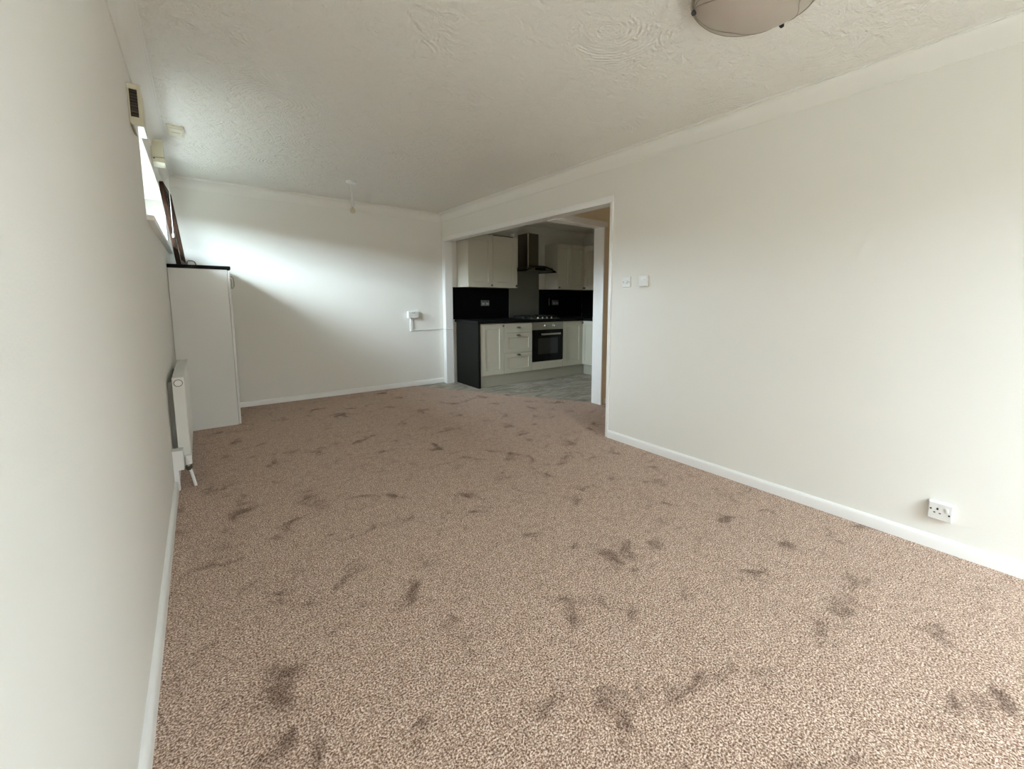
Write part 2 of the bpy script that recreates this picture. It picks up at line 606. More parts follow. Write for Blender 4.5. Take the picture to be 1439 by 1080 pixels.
# added unseen walls that block sky light from the patio door and window
bm = bmesh.new()
box(bm, -5.8, 4.6, -4.6, -4.2, -0.16, 2.45, 0.01)
struct('wall_garden_blocker', bm, BLOCKER_PAINT)  # added wall: hides the low sky from the patio door
bm = bmesh.new()
box(bm, -0.28, 0.10, -3.4, YB - 0.285, -0.16, 2.9, 0.01)
struct('wall_wing_blocker', bm, BLOCKER_PAINT)  # added wing, unseen: keeps the bright sky side out of the patio door
bm = bmesh.new()
box(bm, -6.2, -5.9, -6, 14, -0.16, 2.65, 0.01)
struct('wall_boundary_blocker', bm, BLOCKER_PAINT)  # added boundary, unseen: hides the low sky from the high window

# ------------------------------------------------------------------ carpet
bm = bmesh.new()
prism(bm, [(0, YB), (W, YB), (W, 2.487), (W - 0.014, 2.487), (W - 0.014, 2.518), (W + WT, 2.518), (W + WT, 2.32), (4.8, 2.32), (4.8, 3.36),
           (3.755, 3.36), (3.755, 3.487), (2.468, D - 0.018), (0, D - 0.018)], FZ, 0.0)
tag(link('carpet', bm, CARPET), 'brown flecked fitted carpet with darker trodden patches over the living room floor', 'carpet')

# ------------------------------------------------------------------ tall white cupboard by the far wall
t = thing('tall_cupboard', 'tall white cupboard with black top standing in the far corner past the radiator', 'cupboard', (0.003, 4.955, 0.0))
cy = D - 0.022 - 4.955
pbox('side_panel', WHITEBOARD, t, 0.0, 0.412, 0, 0.018, 0.0, 1.468)
pbox('side_panel', WHITEBOARD, t, 0.0, 0.412, cy - 0.018, cy, 0.0, 1.468)
pbox('back_panel', WHITEBOARD, t, 0.0, 0.012, 0.018, cy - 0.018, 0.0, 1.468)
pbox('base_panel', WHITEBOARD, t, 0.012, 0.41, 0.018, cy - 0.018, 0.06, 0.078)
for a, c in ((0.002, cy / 2 - 0.0015), (cy / 2 + 0.0015, cy - 0.002)):
    d = pbox('door', WHITEBOARD, t, 0.414, 0.432, a, c, 0.004, 1.462, 0.002)
    hy = c - 0.05 if a < 0.1 else a + 0.05
    if a < 0.1:
        hy = 0.06
    bm = bmesh.new()
    tube(bm, [(0.430, hy, 1.30), (0.452, hy, 1.302), (0.460, hy, 1.315), (0.461, hy, 1.36), (0.458, hy, 1.395), (0.448, hy, 1.406), (0.430, hy, 1.408)], 0.004)
    link('handle', bm, STEEL, d, 60)
t = tag(link('cupboard_top', one(box, 0.0, 0.442, 4.945, D - 0.002, 1.468, 1.500, 0.006, 2), BLACKTOP, None, 40),
        'black laminate slab lying on top of the tall white cupboard', 'worktop')

# leaning dark frame on the cupboard top
FW, FH = 0.60, 0.70
t = thing('picture_frame', 'dark wooden glazed frame leaning beside the window on the black cupboard top', 'frame', (0.085, 5.02, 1.5035))
t.rotation_euler = (0, math.radians(-5.8), math.radians(-3.0))
pbox('stile', DARKWOOD, t, -0.022, 0.012, 0.0, 0.045, 0.0, FH, 0.004, 2)
pbox('stile', DARKWOOD, t, -0.022, 0.012, FW - 0.045, FW, 0.0, FH, 0.004, 2)
pbox('rail', DARKWOOD, t, -0.022, 0.012, 0.045, FW - 0.045, FH - 0.045, FH, 0.004, 2)
pbox('rail', DARKWOOD, t, -0.022, 0.012, 0.045, FW - 0.045, 0.0, 0.045, 0.004, 2)
pbox('glass', PANE, t, -0.007, -0.004, 0.045, FW - 0.045, 0.045, FH - 0.045, 0.0)

bm = bmesh.new()
tube(bm, [(0.135, 5.06, 1.504), (0.137, 5.055, 1.530), (0.148, 5.05, 1.541), (0.175, 5.04, 1.540), (0.190, 5.03, 1.530), (0.198, 5.03, 1.505)], 0.005)
tag(link('loose_handle', bm, NICKEL, None, 60), 'small dark curved pull handle lying loose on the black cupboard top', 'handle')

# pull cord
t = thing('pull_cord', 'thin white pull cord with a small toggle hanging in front of the dark frame', 'cord', (0.062, 5.02, 2.385))
bm = bmesh.new()
tube(bm, [(0, 0, 0), (0, 0, -0.30), (0, 0, -0.62)], 0.0028, 6)
link('cord', bm, PLASTIC, t, 60)
bm = bmesh.new()
lathe(bm, [(0, 0), (0.005, 0), (0.008, -0.012), (0.008, -0.032), (0.005, -0.04), (0, -0.04)], (0, 0, -0.615), 'Z', 12)
link('toggle', bm, PLASTIC, t, 40)

# ------------------------------------------------------------------ ventilator, meter box and plate above the window
t = thing('wall_ventilator', 'cream ventilator box with dark louvred end high on the left wall', 'ventilator', (0, 2.87, 1.98))
bm = bmesh.new()
box(bm, 0.0, 0.046, 0.006, 0.20, 0.045, 0.215, 0.006, 2)
link('body', bm, CREAM, t, 40)
bm = bmesh.new()
box(bm, 0.000, 0.006, 0.0, 0.008, 0.055, 0.222, 0.001)
box(bm, 0.034, 0.047, 0.0, 0.008, 0.055, 0.222, 0.001)
box(bm, 0.006, 0.034, 0.0, 0.008, 0.198, 0.222, 0.001)
box(bm, 0.006, 0.034, 0.0, 0.008, 0.055, 0.074, 0.001)
link('grille_frame', bm, CREAM, t)
pbox('backing', SLOT, t, 0.006, 0.034, 0.0045, 0.0065, 0.074, 0.198, 0)
for k in range(9):
    z = 0.080 + k * 0.0132
    pbox('louvre', BROWNSLAT, t, 0.006, 0.034, 0.0005, 0.0045, z, z + 0.006, 0.0008)
bm = bmesh.new()
pr = [(0.0, 0.056), (0.046, 0.056), (0.048, 0.050), (0.048, 0.036), (0.012, 0.036), (0.006, 0.040), (0.0, 0.050)]
sweep(bm, pr, (lambda u, z: (u, 0.0, z), lambda u, z: (u, 0.20, z)))
link('outlet_hood', bm, CREAM, t, 35)
pbox('outlet', LIT_UNDERSIDE, t, 0.012, 0.047, 0.002, 0.198, 0.0345, 0.0365, 0.0008)  # white plate paints in the window light on the underside

t = thing('meter_box', 'cream plastic box with lipped base on the wall above the high window', 'box', (0, 4.29, 2.185))
pbox('cover', CREAM, t, 0.0, 0.068, 0.0, 0.16, 0.036, 0.160, 0.004, 2)
bm = bmesh.new()
box(bm, 0.0, 0.072, -0.006, 0.165, 0.0, 0.034, 0.004, 2)
link('base_lip', bm, CREAM, t, 40)
pbox('catch', SLOT, t, 0.010, 0.018, -0.008, -0.005, 0.022, 0.030, 0)

t = thing('ceiling_plate', 'flat cream rectangular plate fixed to the ceiling beside the left coving', 'plate', (0.10, 4.05, H))
pbox('base', CREAM, t, 0.0, 0.095, 0.0, 0.22, -0.016, 0.0, 0.003, 2)
bm = bmesh.new()
box(bm, 0.010, 0.085, 0.018, 0.202, -0.021, -0.015, 0.002)
link('cover', bm, CREAM, t)
pbox('ridge', CREAM, t, 0.025, 0.070, 0.10, 0.12, -0.025, -0.020, 0.002)

# ------------------------------------------------------------------ radiator
RY0, RY1 = 3.50, 4.52
t = thing('radiator', 'white panel radiator on the left wall before the tall cupboard', 'radiator', (0, RY0, 0))
RL = RY1 - RY0
bm = bmesh.new()
box(bm, 0.074, 0.088, 0.004, RL - 0.004, 0.135, 0.700, 0.004, 2)
k = 0
y = 0.05
while y < RL - 0.06:
    box(bm, 0.086, 0.0905, y, y + 0.018, 0.165, 0.668, 0.002)
    y += 0.0333
link('front_panel', bm, RADPAINT, t, 40)
pbox('back_panel', RADPAINT, t, 0.030, 0.042, 0.004, RL - 0.004, 0.135, 0.700, 0.004, 2)
for a in (0.0, RL - 0.004):
    pbox('side_cover', RADPAINT, t, 0.029, 0.088, a, a + 0.004, 0.140, 0.705, 0.001)
bm = bmesh.new()
box(bm, 0.029, 0.089, 0.0, 0.012, 0.703, 0.710, 0.001)
box(bm, 0.029, 0.089, RL - 0.012, RL, 0.703, 0.710, 0.001)
box(bm, 0.029, 0.036, 0.012, RL - 0.012, 0.703, 0.710, 0.001)
box(bm, 0.082, 0.089, 0.012, RL - 0.012, 0.703, 0.710, 0.001)
y = 0.02
while y < RL - 0.02:
    box(bm, 0.036, 0.082, y, y + 0.006, 0.704, 0.709)
    y += 0.016
link('top_grille', bm, RADPAINT, t)
bm = bmesh.new()
lathe(bm, [(0.0, 0.010), (0.010, 0.010), (0.010, 0.006), (0.017, 0.006), (0.020, 0.0), (0.020, -0.006)], (0.058, -0.002, 0.675), '-Y', 18)
link('vent_plug', bm, PLASTIC, t, 40)
bm = bmesh.new()
lathe(bm, [(0.023, 0.0), (0.023, 0.003), (0.0, 0.003)], (0.058, 0.0, 0.675), '-Y', 18)
link('plug_washer', bm, NICKEL, t, 40)
for yb in (0.15, RL - 0.15):
    pbox('bracket', RADPAINT, t, 0.0, 0.032, yb, yb + 0.03, 0.18, 0.66, 0.001)
bm = bmesh.new()
lathe(bm, [(0, 0.0), (0.015, 0.0), (0.017, 0.006), (0.017, 0.05), (0.013, 0.058), (0, 0.058)], (0.076, -0.035, 0.155), 'Z', 16)
vv = link('valve', bm, PLASTIC, t, 40)
bm = bmesh.new()
lathe(bm, [(0, 0), (0.013, 0), (0.016, 0.010), (0.016, 0.028), (0.012, 0.040), (0, 0.040)], (0.074, -0.032, 0.116), 'Z', 6)
tube(bm, [(0.072, -0.03, 0.140), (0.070, 0.01, 0.150)], 0.010, 8)
link('valve_nut', bm, NICKEL, vv)
bm = bmesh.new()
tube(bm, [(0.076, -0.032, 0.125), (0.083, -0.034, 0.105), (0.100, -0.036, 0.004)], 0.0085, 10)
link('pipe', bm, PLASTIC, t, 60)

t = thing('pipe_boxing', 'white plastic pipe box and trunking on the left wall under the radiator end', 'trunking', (0, 3.42, 0))
pbox('box_cover', PLASTIC, t, 0.0, 0.054, 0.0, 0.076, 0.135, 0.262, 0.004, 2)
pbox('trunking', PLASTIC, t, 0.0, 0.026, 0.02, 0.06, 0.0, 0.135, 0.002)

# ------------------------------------------------------------------ lights on the ceiling
LX, LY = 1.90, 0.85
t = thing('ceiling_light', 'round frosted glass bowl light with dark clips on the ceiling near the viewer', 'lamp', (LX, LY, H))
bm = bmesh.new()
lathe(bm, [(0, 0), (0.10, 0), (0.10, 0.02), (0.09, 0.03), (0, 0.03)], (0, 0, 0), '-Z', 32)
link('ceiling_base', bm, PLASTIC, t, 40)
bm = bmesh.new()
BR, BD, BZ = 0.232, 0.078, -0.035
pr = []
for i in range(14):
    a = PI / 2 * i / 13
    pr.append((BR * math.cos(a), BZ - BD * math.sin(a)))
inner = [(max(r - 0.005, 0), z + 0.005) for r, z in pr]
lathe(bm, pr[:-1] + [(0, pr[-1][1])] , (0, 0, 0), 'Z', 64)
lathe(bm, inner[:-1] + [(0, inner[-1][1])], (0, 0, 0), 'Z', 64)
bowl = link('glass_bowl', bm, FROST, t, 60)
def bowl_pt(a, f, off=0.0):
    """point on the bowl: heading a, f = 0 rim .. 1 bottom"""
    th = PI / 2 * f
    return ((BR + off) * math.cos(th) * math.cos(a), (BR + off) * math.cos(th) * math.sin(a), BZ - (BD + off) * math.sin(th))
bm = bmesh.new()
ring = [bowl_pt(2 * PI * i / 72, 0.0, 0.004) for i in range(73)]
tube(bm, ring, 0.005, 8)
link('rim', bm, FROST, bowl, 60)
CLIPS = [math.radians(a) for a in (121, 241, 1)]
for a in CLIPS:
    for f1 in (0.05, 0.12, 0.34, 0.58):
        bm = bmesh.new()
        tube(bm, [bowl_pt(a + math.radians(120) * u, 0.12 * (1 - math.sin(PI * u)) + f1 * math.sin(PI * u), 0.001) for u in [i / 24 for i in range(25)]], 0.0019, 5)
        link('etched_curve', bm, ETCH, bowl, 60)
for a in CLIPS:
    bm = bmesh.new()
    p = Vector(bowl_pt(a, 0.19, 0.0))
    lathe(bm, [(0, 0.016), (0.007, 0.014), (0.010, 0.006), (0.010, 0.0), (0, 0.0)], (0, 0, 0), 'X', 14)
    bmesh.ops.rotate(bm, verts=bm.verts, cent=(0, 0, 0), matrix=Matrix.Rotation(math.radians(35), 3, 'Y'))
    bmesh.ops.rotate(bm, verts=bm.verts, cent=(0, 0, 0), matrix=Matrix.Rotation(a, 3, 'Z'))
    bmesh.ops.translate(bm, verts=bm.verts, vec=p)
    link('clip', bm, IRON, t, 40)

t = thing('pendant_light', 'bare bulb pendant hanging from a white ceiling rose near the far wall', 'lamp', (1.478, 4.733, H))
bm = bmesh.new()
lathe(bm, [(0, 0.0), (0.052, 0.0), (0.054, 0.008), (0.048, 0.024), (0.030, 0.031), (0.012, 0.036), (0, 0.036)], (0, 0, 0), '-Z', 28)
link('ceiling_rose', bm, PLASTIC, t, 40)
bm = bmesh.new()
tube(bm, [(0, 0, -0.03), (0, 0, -0.20)], 0.0035, 8)
link('flex', bm, PLASTIC, t, 60)
bm = bmesh.new()
lathe(bm, [(0, 0.192), (0.008, 0.192), (0.013, 0.205), (0.015, 0.222), (0.018, 0.226), (0.018, 0.252), (0, 0.252)], (0, 0, 0), '-Z', 18)
link('lamp_holder', bm, SOCKGREY, t, 40)
bm = bmesh.new()
lathe(bm, [(0.010, 0.252), (0.013, 0.262), (0.022, 0.278), (0.026, 0.293), (0.024, 0.308), (0.014, 0.319), (0, 0.322)], (0, 0, 0), '-Z', 20)
bl = link('bulb', bm, BULBGLASS, t, 60)
bm = bmesh.new()
tube(bm, [(0, 0, -0.255), (0, 0.0, -0.285)], 0.0035, 6)
tube(bm, [(-0.012, 0, -0.292), (0, 0, -0.285), (0.012, 0, -0.292)], 0.0025, 6)
link('filament_stem', bm, PAPER, bl)

# ------------------------------------------------------------------ switches and sockets on the living room walls
def switch_plate(loc, label):
    t = thing('light_switch', label, 'switch', loc)       # local: face towards -x, y along the wall
    pbox('plate', PLASTIC, t, -0.010, 0.0, -0.043, 0.043, -0.043, 0.043, 0.003, 2)
    bm = bmesh.new()
    box(bm, -0.017, -0.009, -0.017, 0.017, -0.013, 0.013, 0.003, 2)
    link('rocker', bm, PLASTIC, t, 40)
    for s in (-1, 1):
        bm = bmesh.new()
        lathe(bm, [(0, 0.0115), (0.004, 0.0115), (0.004, 0.0)], (0, s * 0.030, 0), '-X', 10)
        link('screw', bm, GREYSLOT, t, 40)


switch_plate((W, 2.322, 1.361), 'small square white light switch beside the wide kitchen opening')

t = thing('thermostat', 'rounded white thermostat on the right wall next to the light switch', 'thermostat', (W, 2.142, 1.366))
bm = bmesh.new()
box(bm, -0.028, 0.0, -0.045, 0.045, -0.046, 0.046, 0.012, 4)
link('housing', bm, PLASTIC, t, 50)
pbox('screen_glint', SCREEN, t, -0.0295, -0.0275, -0.014, 0.016, 0.006, 0.030, 0.0004)  # pale patch stands in for the window reflection
pbox('button', GREYSLOT, t, -0.0292, -0.0275, -0.022, -0.017, 0.004, 0.009, 0.0004)

# single switched socket low on the right wall, on a surface box
t = thing('wall_socket', 'single white switched socket low on the right wall above the skirting', 'socket', (W, 0.300, 0.2005))
pbox('back_box', PLASTIC, t, -0.030, 0.0, -0.045, 0.045, -0.043, 0.043, 0.003, 2)
pbox('faceplate', SOCKGREY, t, -0.0325, -0.0295, -0.042, 0.042, -0.0395, 0.0395, 0.001)
for (yy, zz, wy, wz) in ((0.010, 0.012, 0.0035, 0.005), (0.020, -0.007, 0.004, 0.0025), (0.000, -0.008, 0.004, 0.0025)):
    pbox('pin_hole', SLOT, t, -0.0335, -0.0315, yy - wy, yy + wy, zz - wz, zz + wz, 0)
bm = bmesh.new()
box(bm, -0.038, -0.032, -0.030, -0.017, 0.004, 0.024, 0.002, 2)
link('rocker', bm, SOCKGREY, t, 40)
for yy, zz in ((0.034, 0.008), (-0.033, -0.008)):
    bm = bmesh.new()
    lathe(bm, [(0, 0.0345), (0.004, 0.0345), (0.004, 0.030)], (0, yy, zz), '-X', 10)
    link('screw', bm, SLOT, t, 40)

# surface socket on the far wall with its trunking
t = thing('wall_socket', 'white surface mounted socket box on the far wall left of the opening', 'socket', (2.470, D, 0.998))
pbox('back_box', PLASTIC, t, -0.073, 0.073, -0.047, 0.0, -0.044, 0.044, 0.003, 2)
pbox('faceplate', SOCKGREY, t, -0.072, 0.072, -0.052, -0.046, -0.043, 0.043, 0.002)
for xc in (-0.036, 0.036):
    for (xx, zz, wx, wz) in ((0, 0.012, 0.003, 0.005), (-0.011, -0.012, 0.004, 0.003), (0.011, -0.012, 0.004, 0.003)):
        pbox('pin_hole', GREYSLOT, t, xc + xx - wx, xc + xx + wx, -0.0535, -0.0515, zz - wz, zz + wz, 0)
for xc in (-0.012, 0.012):
    pbox('rocker', GREYSLOT, t, xc - 0.007, xc + 0.007, -0.0555, -0.0515, 0.016, 0.034, 0.001)
t = thing('cable_trunking', 'thin white trunking running from the far wall socket to the kitchen opening', 'trunking', (2.45, D, 0.775))
pbox('upright', PLASTIC, t, -0.016, 0.018, -0.018, 0.0, -0.004, 0.178, 0.002)
bm = bmesh.new()
tube(bm, [(0.012, -0.012, 0.008), (0.10, -0.008, 0.004), (0.22, -0.007, 0.006), (0.36, -0.007, 0.009), (0.462, -0.008, 0.012), (0.4685, -0.014, 0.012), (0.4685, -0.092, 0.013), (0.474, -0.0985, 0.013), (0.588, -0.0985, 0.014)], 0.0055, 8)
link('cable', bm, PLASTIC, t, 60)
for xx in (0.06, 0.17, 0.29, 0.40):
    pbox('clip', PLASTIC, t, xx - 0.004, xx + 0.004, -0.016, 0.0, 0.000, 0.016, 0.001)

# ------------------------------------------------------------------ the kitchen
FY = 5.05           # fronts of the base units
FYU = 5.36          # fronts of the wall units


def shaker(bm, x0, x1, z0, z1, rail=0.075, depth=0.020, rec=0.008):
    """front facing -y, back at y = 0, front at y = -depth; recessed centre panel with a bevelled step"""
    def ring(i, y):
        return [bm.verts.new(c) for c in ((x0 + i, y, z0 + i), (x1 - i, y, z0 + i), (x1 - i, y, z1 - i), (x0 + i, y, z1 - i))]
    R = [ring(0, 0.0), ring(0, -depth + 0.0015), ring(0.0015, -depth), ring(rail, -depth), ring(rail + 0.004, -depth + rec)]
    for A, B in zip(R, R[1:]):
        for i in range(4):
            bm.faces.new([A[i], A[(i + 1) % 4], B[(i + 1) % 4], B[i]])
    bm.faces.new(R[-1])
    bm.faces.new(R[0][::-1])


def knob(parent, x, z, y=-0.020):
    bm = bmesh.new()
    lathe(bm, [(0.006, -0.002), (0.006, 0.010), (0.013, 0.014), (0.016, 0.020), (0.013, 0.026), (0, 0.028)], (x, y, z), '-Y', 14)
    return link('knob', bm, NICKEL, parent, 40)


def cup(parent, x, z, y=-0.020):
    bm = bmesh.new()
    N, K = 12, 6
    g = []
    for j in range(K + 1):
        e = PI / 2 * j / K
        g.append([bm.verts.new((x + 0.040 * math.cos(PI * i / N) * math.cos(e * 0.0) if j == 0 else x + 0.040 * math.cos(PI * i / N) * math.cos(e),
                                y - 0.026 * math.sin(e), z - 0.010 + 0.026 * math.sin(PI * i / N) * math.cos(e * 0.55))) for i in range(N + 1)])
    for A, B in zip(g, g[1:]):
        for i in range(N):
            try:
                bm.faces.new([A[i], A[i + 1], B[i + 1], B[i]])
            except ValueError:
                pass
    bmesh.ops.remove_doubles(bm, verts=bm.verts, dist=1e-5)
    bmesh.ops.solidify(bm, geom=bm.faces[:], thickness=0.003)
    return link('cup_handle', bm, NICKEL, parent, 50)


def door(parent, x0, x1, z0, z1, kx=None, kz=None, name='door', **kw):
    bm = bmesh.new()
    shaker(bm, x0, x1, z0, z1, **kw)
    d = link(name, bm, CREAMDOOR, parent)
    if kx is not None:
        knob(d, kx, kz)
    return d


def carcass(parent, x0, x1, y0, y1, z0, z1):
    pbox('carcass', CARCASS, parent, x0, x1, y0, y1, z0, z1, 0.001)


BZ0, BZ1 = 0.152, 0.876
YF = FY + 0.020     # back of the doors
DEP = KY - 0.014 - YF       # depth behind doors
tag(pbox('end_panel', ENDP, None, 3.100, 3.138, FY - 0.012, 5.665, FZ, 0.880, 0.0015),
    'dark grey end panel closing the left end of the kitchen base units', 'panel')
# door unit
t = thing('base_cabinet', 'cream single door base unit beside the dark end panel', 'cabinet', (3.140, YF, FZ), group='kitchen base units')
zf = -FZ
carcass(t, 0.0, 0.390, 0.001, DEP, BZ0 + zf, 0.879 + zf)
door(t, 0.004, 0.389, BZ0 + zf, BZ1 + zf, 0.366, 0.842 + zf)
# drawers
t = thing('drawer_cabinet', 'cream three drawer base unit left of the oven', 'cabinet', (3.531, YF, FZ), group='kitchen base units')
carcass(t, 0.0, 0.502, 0.001, DEP, BZ0 + zf, 0.879 + zf)
bm = bmesh.new()
box(bm, 0.002, 0.500, -0.020, 0.0, 0.736 + zf, BZ1 + zf, 0.002)
d = link('drawer', bm, CREAMDOOR, t)
cup(d, 0.251, 0.808 + zf)
for a, c, hz in ((0.445, 0.732, 0.697), (BZ0, 0.441, 0.412)):
    d = door(t, 0.002, 0.500, a + zf, c + zf, name='drawer', rail=0.066)
    cup(d, 0.251, hz + zf)
# oven housing and oven
t = thing('oven_housing', 'cream housing panel under the built in oven', 'cabinet', (4.035, YF, FZ), group='kitchen base units')
carcass(t, 0.0, 0.016, 0.001, DEP, BZ0 + zf, 0.879 + zf)
carcass(t, 0.594, 0.610, 0.001, DEP, BZ0 + zf, 0.879 + zf)
pbox('base_shelf', CARCASS, t, 0.016, 0.594, 0.001, DEP, 0.262 + zf, 0.276 + zf, 0.001)
pbox('filler_panel', CREAMDOOR, t, 0.001, 0.609, -0.020, 0.0, BZ0 + zf, 0.272 + zf, 0.002)
t = thing('oven', 'built in steel and black glass oven under the hob', 'oven', (4.035, YF, 0.276))
pbox('body', DULLSTEEL, t, 0.018, 0.592, 0.002, 0.54, 0.001, 0.596, 0.001)
cpn = pbox('control_panel', STEEL, t, 0.003, 0.607, -0.024, 0.0, 0.486, 0.602, 0.002)
for xx in (0.225, 0.405):
    bm = bmesh.new()
    lathe(bm, [(0.024, 0.0), (0.024, 0.004), (0.017, 0.006), (0.015, 0.024), (0.012, 0.027), (0, 0.027)], (xx, -0.024, 0.545), '-Y', 20)
    link('knob', bm, CHROME, cpn, 40)
od = pbox('door', BLACKGLASS, t, 0.003, 0.607, -0.026, 0.0, 0.001, 0.482, 0.002)
pbox('window', OVENDARK, od, 0.105, 0.500, -0.0268, -0.0255, 0.110, 0.355, 0.0)
bm = bmesh.new()
box(bm, 0.150, 0.530, -0.066, -0.050, 0.405, 0.432, 0.003, 2)
box(bm, 0.165, 0.185, -0.052, -0.026, 0.410, 0.428)
box(bm, 0.495, 0.515, -0.052, -0.026, 0.410, 0.428)
link('handle', bm, STEEL, od)
# corner unit
t = thing('corner_cabinet', 'cream single door base unit right of the oven in the corner', 'cabinet', (4.647, YF, FZ), group='kitchen base units')
carcass(t, 0.0, 1.030, 0.001, DEP, BZ0 + zf, 0.879 + zf)
door(t, 0.002, 0.432, BZ0 + zf, BZ1 + zf, 0.412, 0.842 + zf)
# return run along the right kitchen wall, doors face -x
t = thing('base_cabinet', 'cream base unit along the right kitchen wall partly hidden by the white post', 'cabinet', (5.100, 5.060, FZ), -PI / 2, 'kitchen base units')
carcass(t, 0.022, 0.62, 0.001, 0.578, BZ0 + zf, 0.879 + zf)
door(t, 0.002, 0.300, BZ0 + zf, BZ1 + zf, 0.278, 0.842 + zf, rail=0.062)
door(t, 0.303, 0.620, BZ0 + zf, BZ1 + zf, 0.330, 0.842 + zf, rail=0.062)
# plinths
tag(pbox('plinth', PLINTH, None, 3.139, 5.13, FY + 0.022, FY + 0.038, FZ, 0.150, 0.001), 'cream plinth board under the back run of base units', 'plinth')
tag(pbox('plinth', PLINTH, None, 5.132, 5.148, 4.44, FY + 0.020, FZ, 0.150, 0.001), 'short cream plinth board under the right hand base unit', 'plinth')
# worktop, L shaped
bm = bmesh.new()
prism(bm, [(3.092, FY - 0.020), (5.062, FY - 0.020), (5.062, 4.44), (KX - 0.002, 4.44), (KX - 0.002, KY - 0.002), (3.092, KY - 0.002)], 0.881, 0.919)
bmesh.ops.bevel(bm, geom=[e for e in bm.edges if abs(e.verts[0].co.z - e.verts[1].co.z) < 1e-6], offset=0.004, segments=2, affect='EDGES')
tag(link('worktop', bm, BLACKTOP, None, 40), 'long black laminate worktop over the kitchen base units', 'worktop')

# black wall panels and steel splashback
tag(pbox('backsplash_panel', BLACKPANEL, None, 3.06, 4.045, KY - 0.010, KY, 0.9195, 1.388, 0.001), 'glossy black wall panel left of the steel splashback', 'panel', 'black wall panels')
tag(pbox('backsplash_panel', BLACKPANEL, None, 4.665, KX - 0.012, KY - 0.010, KY, 0.9195, 1.388, 0.001), 'glossy black wall panel right of the steel splashback', 'panel', 'black wall panels')
tag(pbox('backsplash_panel', BLACKPANEL, None, KX - 0.012, KX - 0.001, 4.44, KY - 0.012, 0.9195, 1.388, 0.001), 'glossy black wall panel along the right kitchen wall by the post', 'panel', 'black wall panels')
tag(pbox('splashback', DULLSTEEL, None, 4.050, 4.660, KY - 0.008, KY, 0.9195, 1.72, 0.001), 'grey steel splashback between the hob and the cooker hood', 'splashback')


def kitchen_socket(x, z, label):
    t = thing('kitchen_socket', label, 'socket', (x, KY - 0.010, z), group='sockets on the black wall panels')
    pbox('faceplate', SILVER, t, -0.073, 0.073, -0.010, 0.0, -0.043, 0.043, 0.003, 2)
    for xc in (-0.036, 0.036):
        pbox('outlet', GREYSLOT, t, xc - 0.022, xc + 0.022, -0.0115, -0.0095, -0.026, 0.008, 0.0)
        pbox('rocker', SLOT, t, xc - 0.008, xc + 0.008, -0.0135, -0.0095, 0.014, 0.032, 0.001)


kitchen_socket(3.605, 1.158, 'grey double socket on the black panel under the left wall unit')
kitchen_socket(5.02, 1.168, 'dim grey double socket on the black panel right of the hob')
tag(pbox('panel_strip', SILVER, None, 4.875, 4.887, KY - 0.018, KY - 0.010, 1.12, 1.24, 0.001), 'short slim grey strip on the black panel left of the dim socket', 'strip')  # narrow grey strip on the black panel

# wall units
def wall_unit(name, label, loc, rot, doors, width, dep, x0c=0.0):
    t = thing(name, label, 'cabinet', loc, rot, 'kitchen wall units')
    carcass(t, x0c, width, 0.001, dep, 0.0, 0.744)
    for (a, c, kx) in doors:
        door(t, a, c, 0.0, 0.742, kx, 0.030)
    return t


UD = KY - FYU - 0.020
wall_unit('wall_cabinet', 'cream two door wall unit left of the cooker hood', (3.140, FYU + 0.02, 1.389), 0,
          [(0.001, 0.404, 0.378), (0.407, 0.840, 0.812)], 0.840, UD)
wall_unit('wall_cabinet', 'cream two door wall unit right of the cooker hood', (4.790, FYU + 0.02, 1.389), 0,
          [(0.001, 0.302, 0.030), (0.305, 0.606, 0.575)], 0.885, UD)
wall_unit('wall_cabinet', 'cream wall unit on the right kitchen wall behind the white post', (5.420, 5.372, 1.389), -PI / 2,
          [(0.003, 0.303, 0.040), (0.306, 0.606, 0.570)], 0.610, KX - 5.420, 0.016)

# cooker hood
HX, HY = 4.350, KY
t = thing('cooker_hood', 'steel chimney cooker hood with curved dark glass canopy over the hob', 'hood', (HX, HY - 0.008, 1.62))
HYo = 0.0
link('chimney', one(box, -0.125, 0.085, -0.275, HYo, 0.095, 0.62, 0.004, 2), HOODSTEEL, t, 60)
pbox('edge_highlight', CHROME, t, -0.128, -0.112, -0.278, -0.262, 0.097, 0.618, 0.005, 2)  # bright chrome strip stands in for the highlight along the chimney edge
bm = bmesh.new()
box(bm, -0.121, 0.081, -0.271, HYo, 0.40, 0.625, 0.004, 2)
link('chimney_sleeve', bm, HOODSTEEL, t, 60)
pbox('motor_body', HOODSTEEL, t, -0.26, 0.26, -0.43, HYo, 0.040, 0.095, 0.004)
pbox('control_strip', BLACKGLASS, t, -0.10, 0.10, -0.434, -0.429, 0.050, 0.085, 0.001)
bm = bmesh.new()
def arc(th):
    lo, hi = [], []
    for i in range(17):
        x = -0.30 + 0.60 * i / 16
        z = 0.118 - 0.085 * (x / 0.30) ** 2
        hi.append((x, z))
        lo.append((x, z - th))
    return lo + hi[::-1]
sweep(bm, arc(0.007), (lambda u, z: (u, -0.47, z), lambda u, z: (u, -0.02, z)))
link('glass_canopy', bm, SMOKE, t, 50)
pbox('filter', DULLSTEEL, t, -0.22, -0.01, -0.40, -0.06, 0.036, 0.041, 0)
pbox('filter', DULLSTEEL, t, 0.01, 0.22, -0.40, -0.06, 0.036, 0.041, 0)

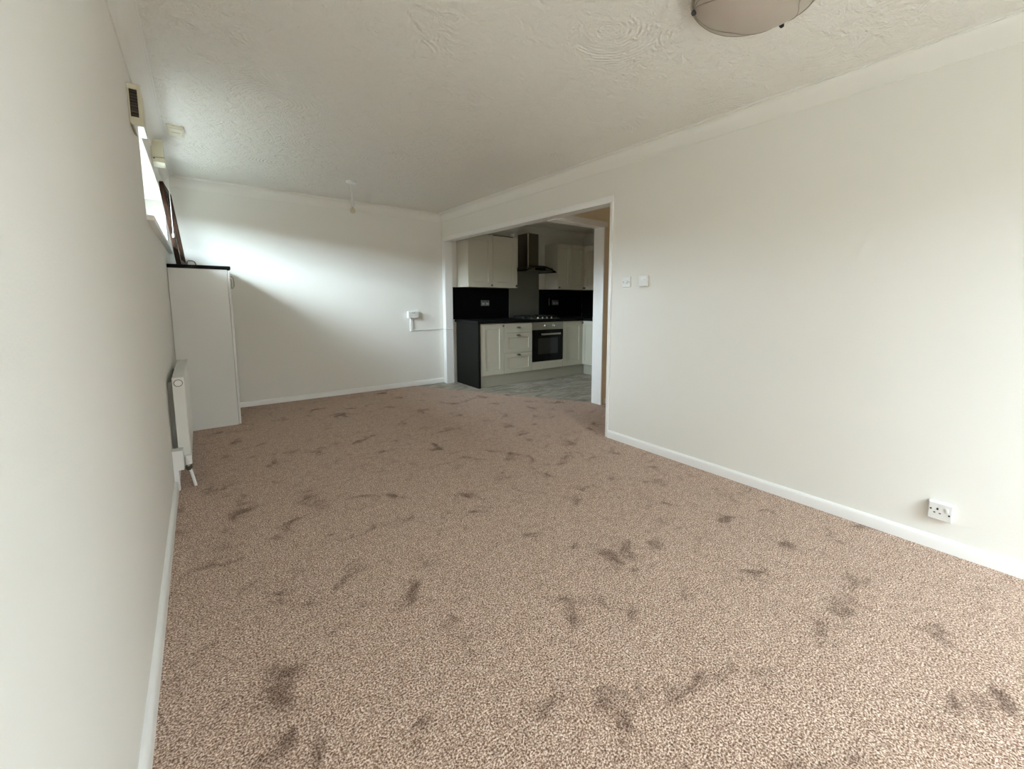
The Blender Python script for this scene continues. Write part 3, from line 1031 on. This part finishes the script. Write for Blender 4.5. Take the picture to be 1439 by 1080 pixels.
# hob
t = thing('gas_hob', 'steel four burner gas hob with black pan supports on the worktop', 'hob', (4.35, 5.36, 0.919))
pbox('hob_plate', STEEL, t, -0.29, 0.29, -0.25, 0.25, 0.0, 0.010, 0.003, 2)
for bx_, by_, rr in ((-0.15, 0.12, 0.045), (0.15, 0.12, 0.035), (-0.15, -0.08, 0.028), (0.15, -0.08, 0.045)):
    bm = bmesh.new()
    lathe(bm, [(rr + 0.012, 0.0), (rr + 0.010, 0.010), (rr, 0.012), (rr, 0.022), (rr - 0.006, 0.026), (0, 0.026)], (bx_, by_, 0.010), 'Z', 20)
    link('burner', bm, IRON, t, 40)
for s in (-1, 1):
    bm = bmesh.new()
    x0, x1 = (s * 0.15 - 0.125, s * 0.15 + 0.125)
    for (a, c, e, f) in ((x0, x1, -0.185, -0.177), (x0, x1, 0.222, 0.230), (x0, x0 + 0.008, -0.185, 0.230), (x1 - 0.008, x1, -0.185, 0.230), (x0, x1, 0.018, 0.026)):
        box(bm, a, c, e, f, 0.036, 0.046, 0.001)
    for yy in (0.12, -0.08):
        box(bm, s * 0.15 - 0.004, s * 0.15 + 0.004, yy - 0.095, yy - 0.03, 0.040, 0.052, 0.001)
        box(bm, s * 0.15 - 0.004, s * 0.15 + 0.004, yy + 0.03, yy + 0.095, 0.040, 0.052, 0.001)
        box(bm, x0, s * 0.15 - 0.03, yy - 0.004, yy + 0.004, 0.040, 0.052, 0.001)
        box(bm, s * 0.15 + 0.03, x1, yy - 0.004, yy + 0.004, 0.040, 0.052, 0.001)
    for cx_ in (x0 + 0.004, x1 - 0.004):
        for cy_ in (-0.181, 0.226):
            box(bm, cx_ - 0.005, cx_ + 0.005, cy_ - 0.005, cy_ + 0.005, 0.010, 0.040)
    link('pan_support', bm, IRON, t)
for i, xx in enumerate((-0.135, -0.045, 0.045, 0.135)):
    bm = bmesh.new()
    lathe(bm, [(0.020, 0.0), (0.020, 0.004), (0.016, 0.006), (0.014, 0.022), (0.011, 0.025), (0, 0.025)], (xx, -0.215, 0.010), 'Z', 18)
    link('knob', bm, CHROME, t, 40)

# dark tube painting in the door-top shadow line, and a junction box
bm = bmesh.new()
tube(bm, [(3.56, 5.372, 2.140), (3.66, 5.375, 2.139), (3.76, 5.372, 2.140), (3.86, 5.376, 2.139), (3.93, 5.40, 2.140)], 0.006, 8)
tag(link('shadow_line', bm, IRON, None, 60), 'black tube standing in for the shadow line along the top of the left wall unit', 'cable')
t = thing('cable_junction', 'small round white junction box on top of the wall unit beside the hood', 'box', (3.945, 5.43, 2.1345))
bm = bmesh.new()
lathe(bm, [(0, 0), (0.036, 0), (0.036, 0.06), (0.030, 0.075), (0, 0.078)], (0, 0, 0), 'Z', 20)
link('housing', bm, SOCKGREY, t, 40)
bm = bmesh.new()
lathe(bm, [(0.0, 0.006), (0.022, 0.004), (0.024, 0.0)], (0, -0.034, 0.038), '-Y', 16)
link('cap', bm, PLASTIC, t, 40)
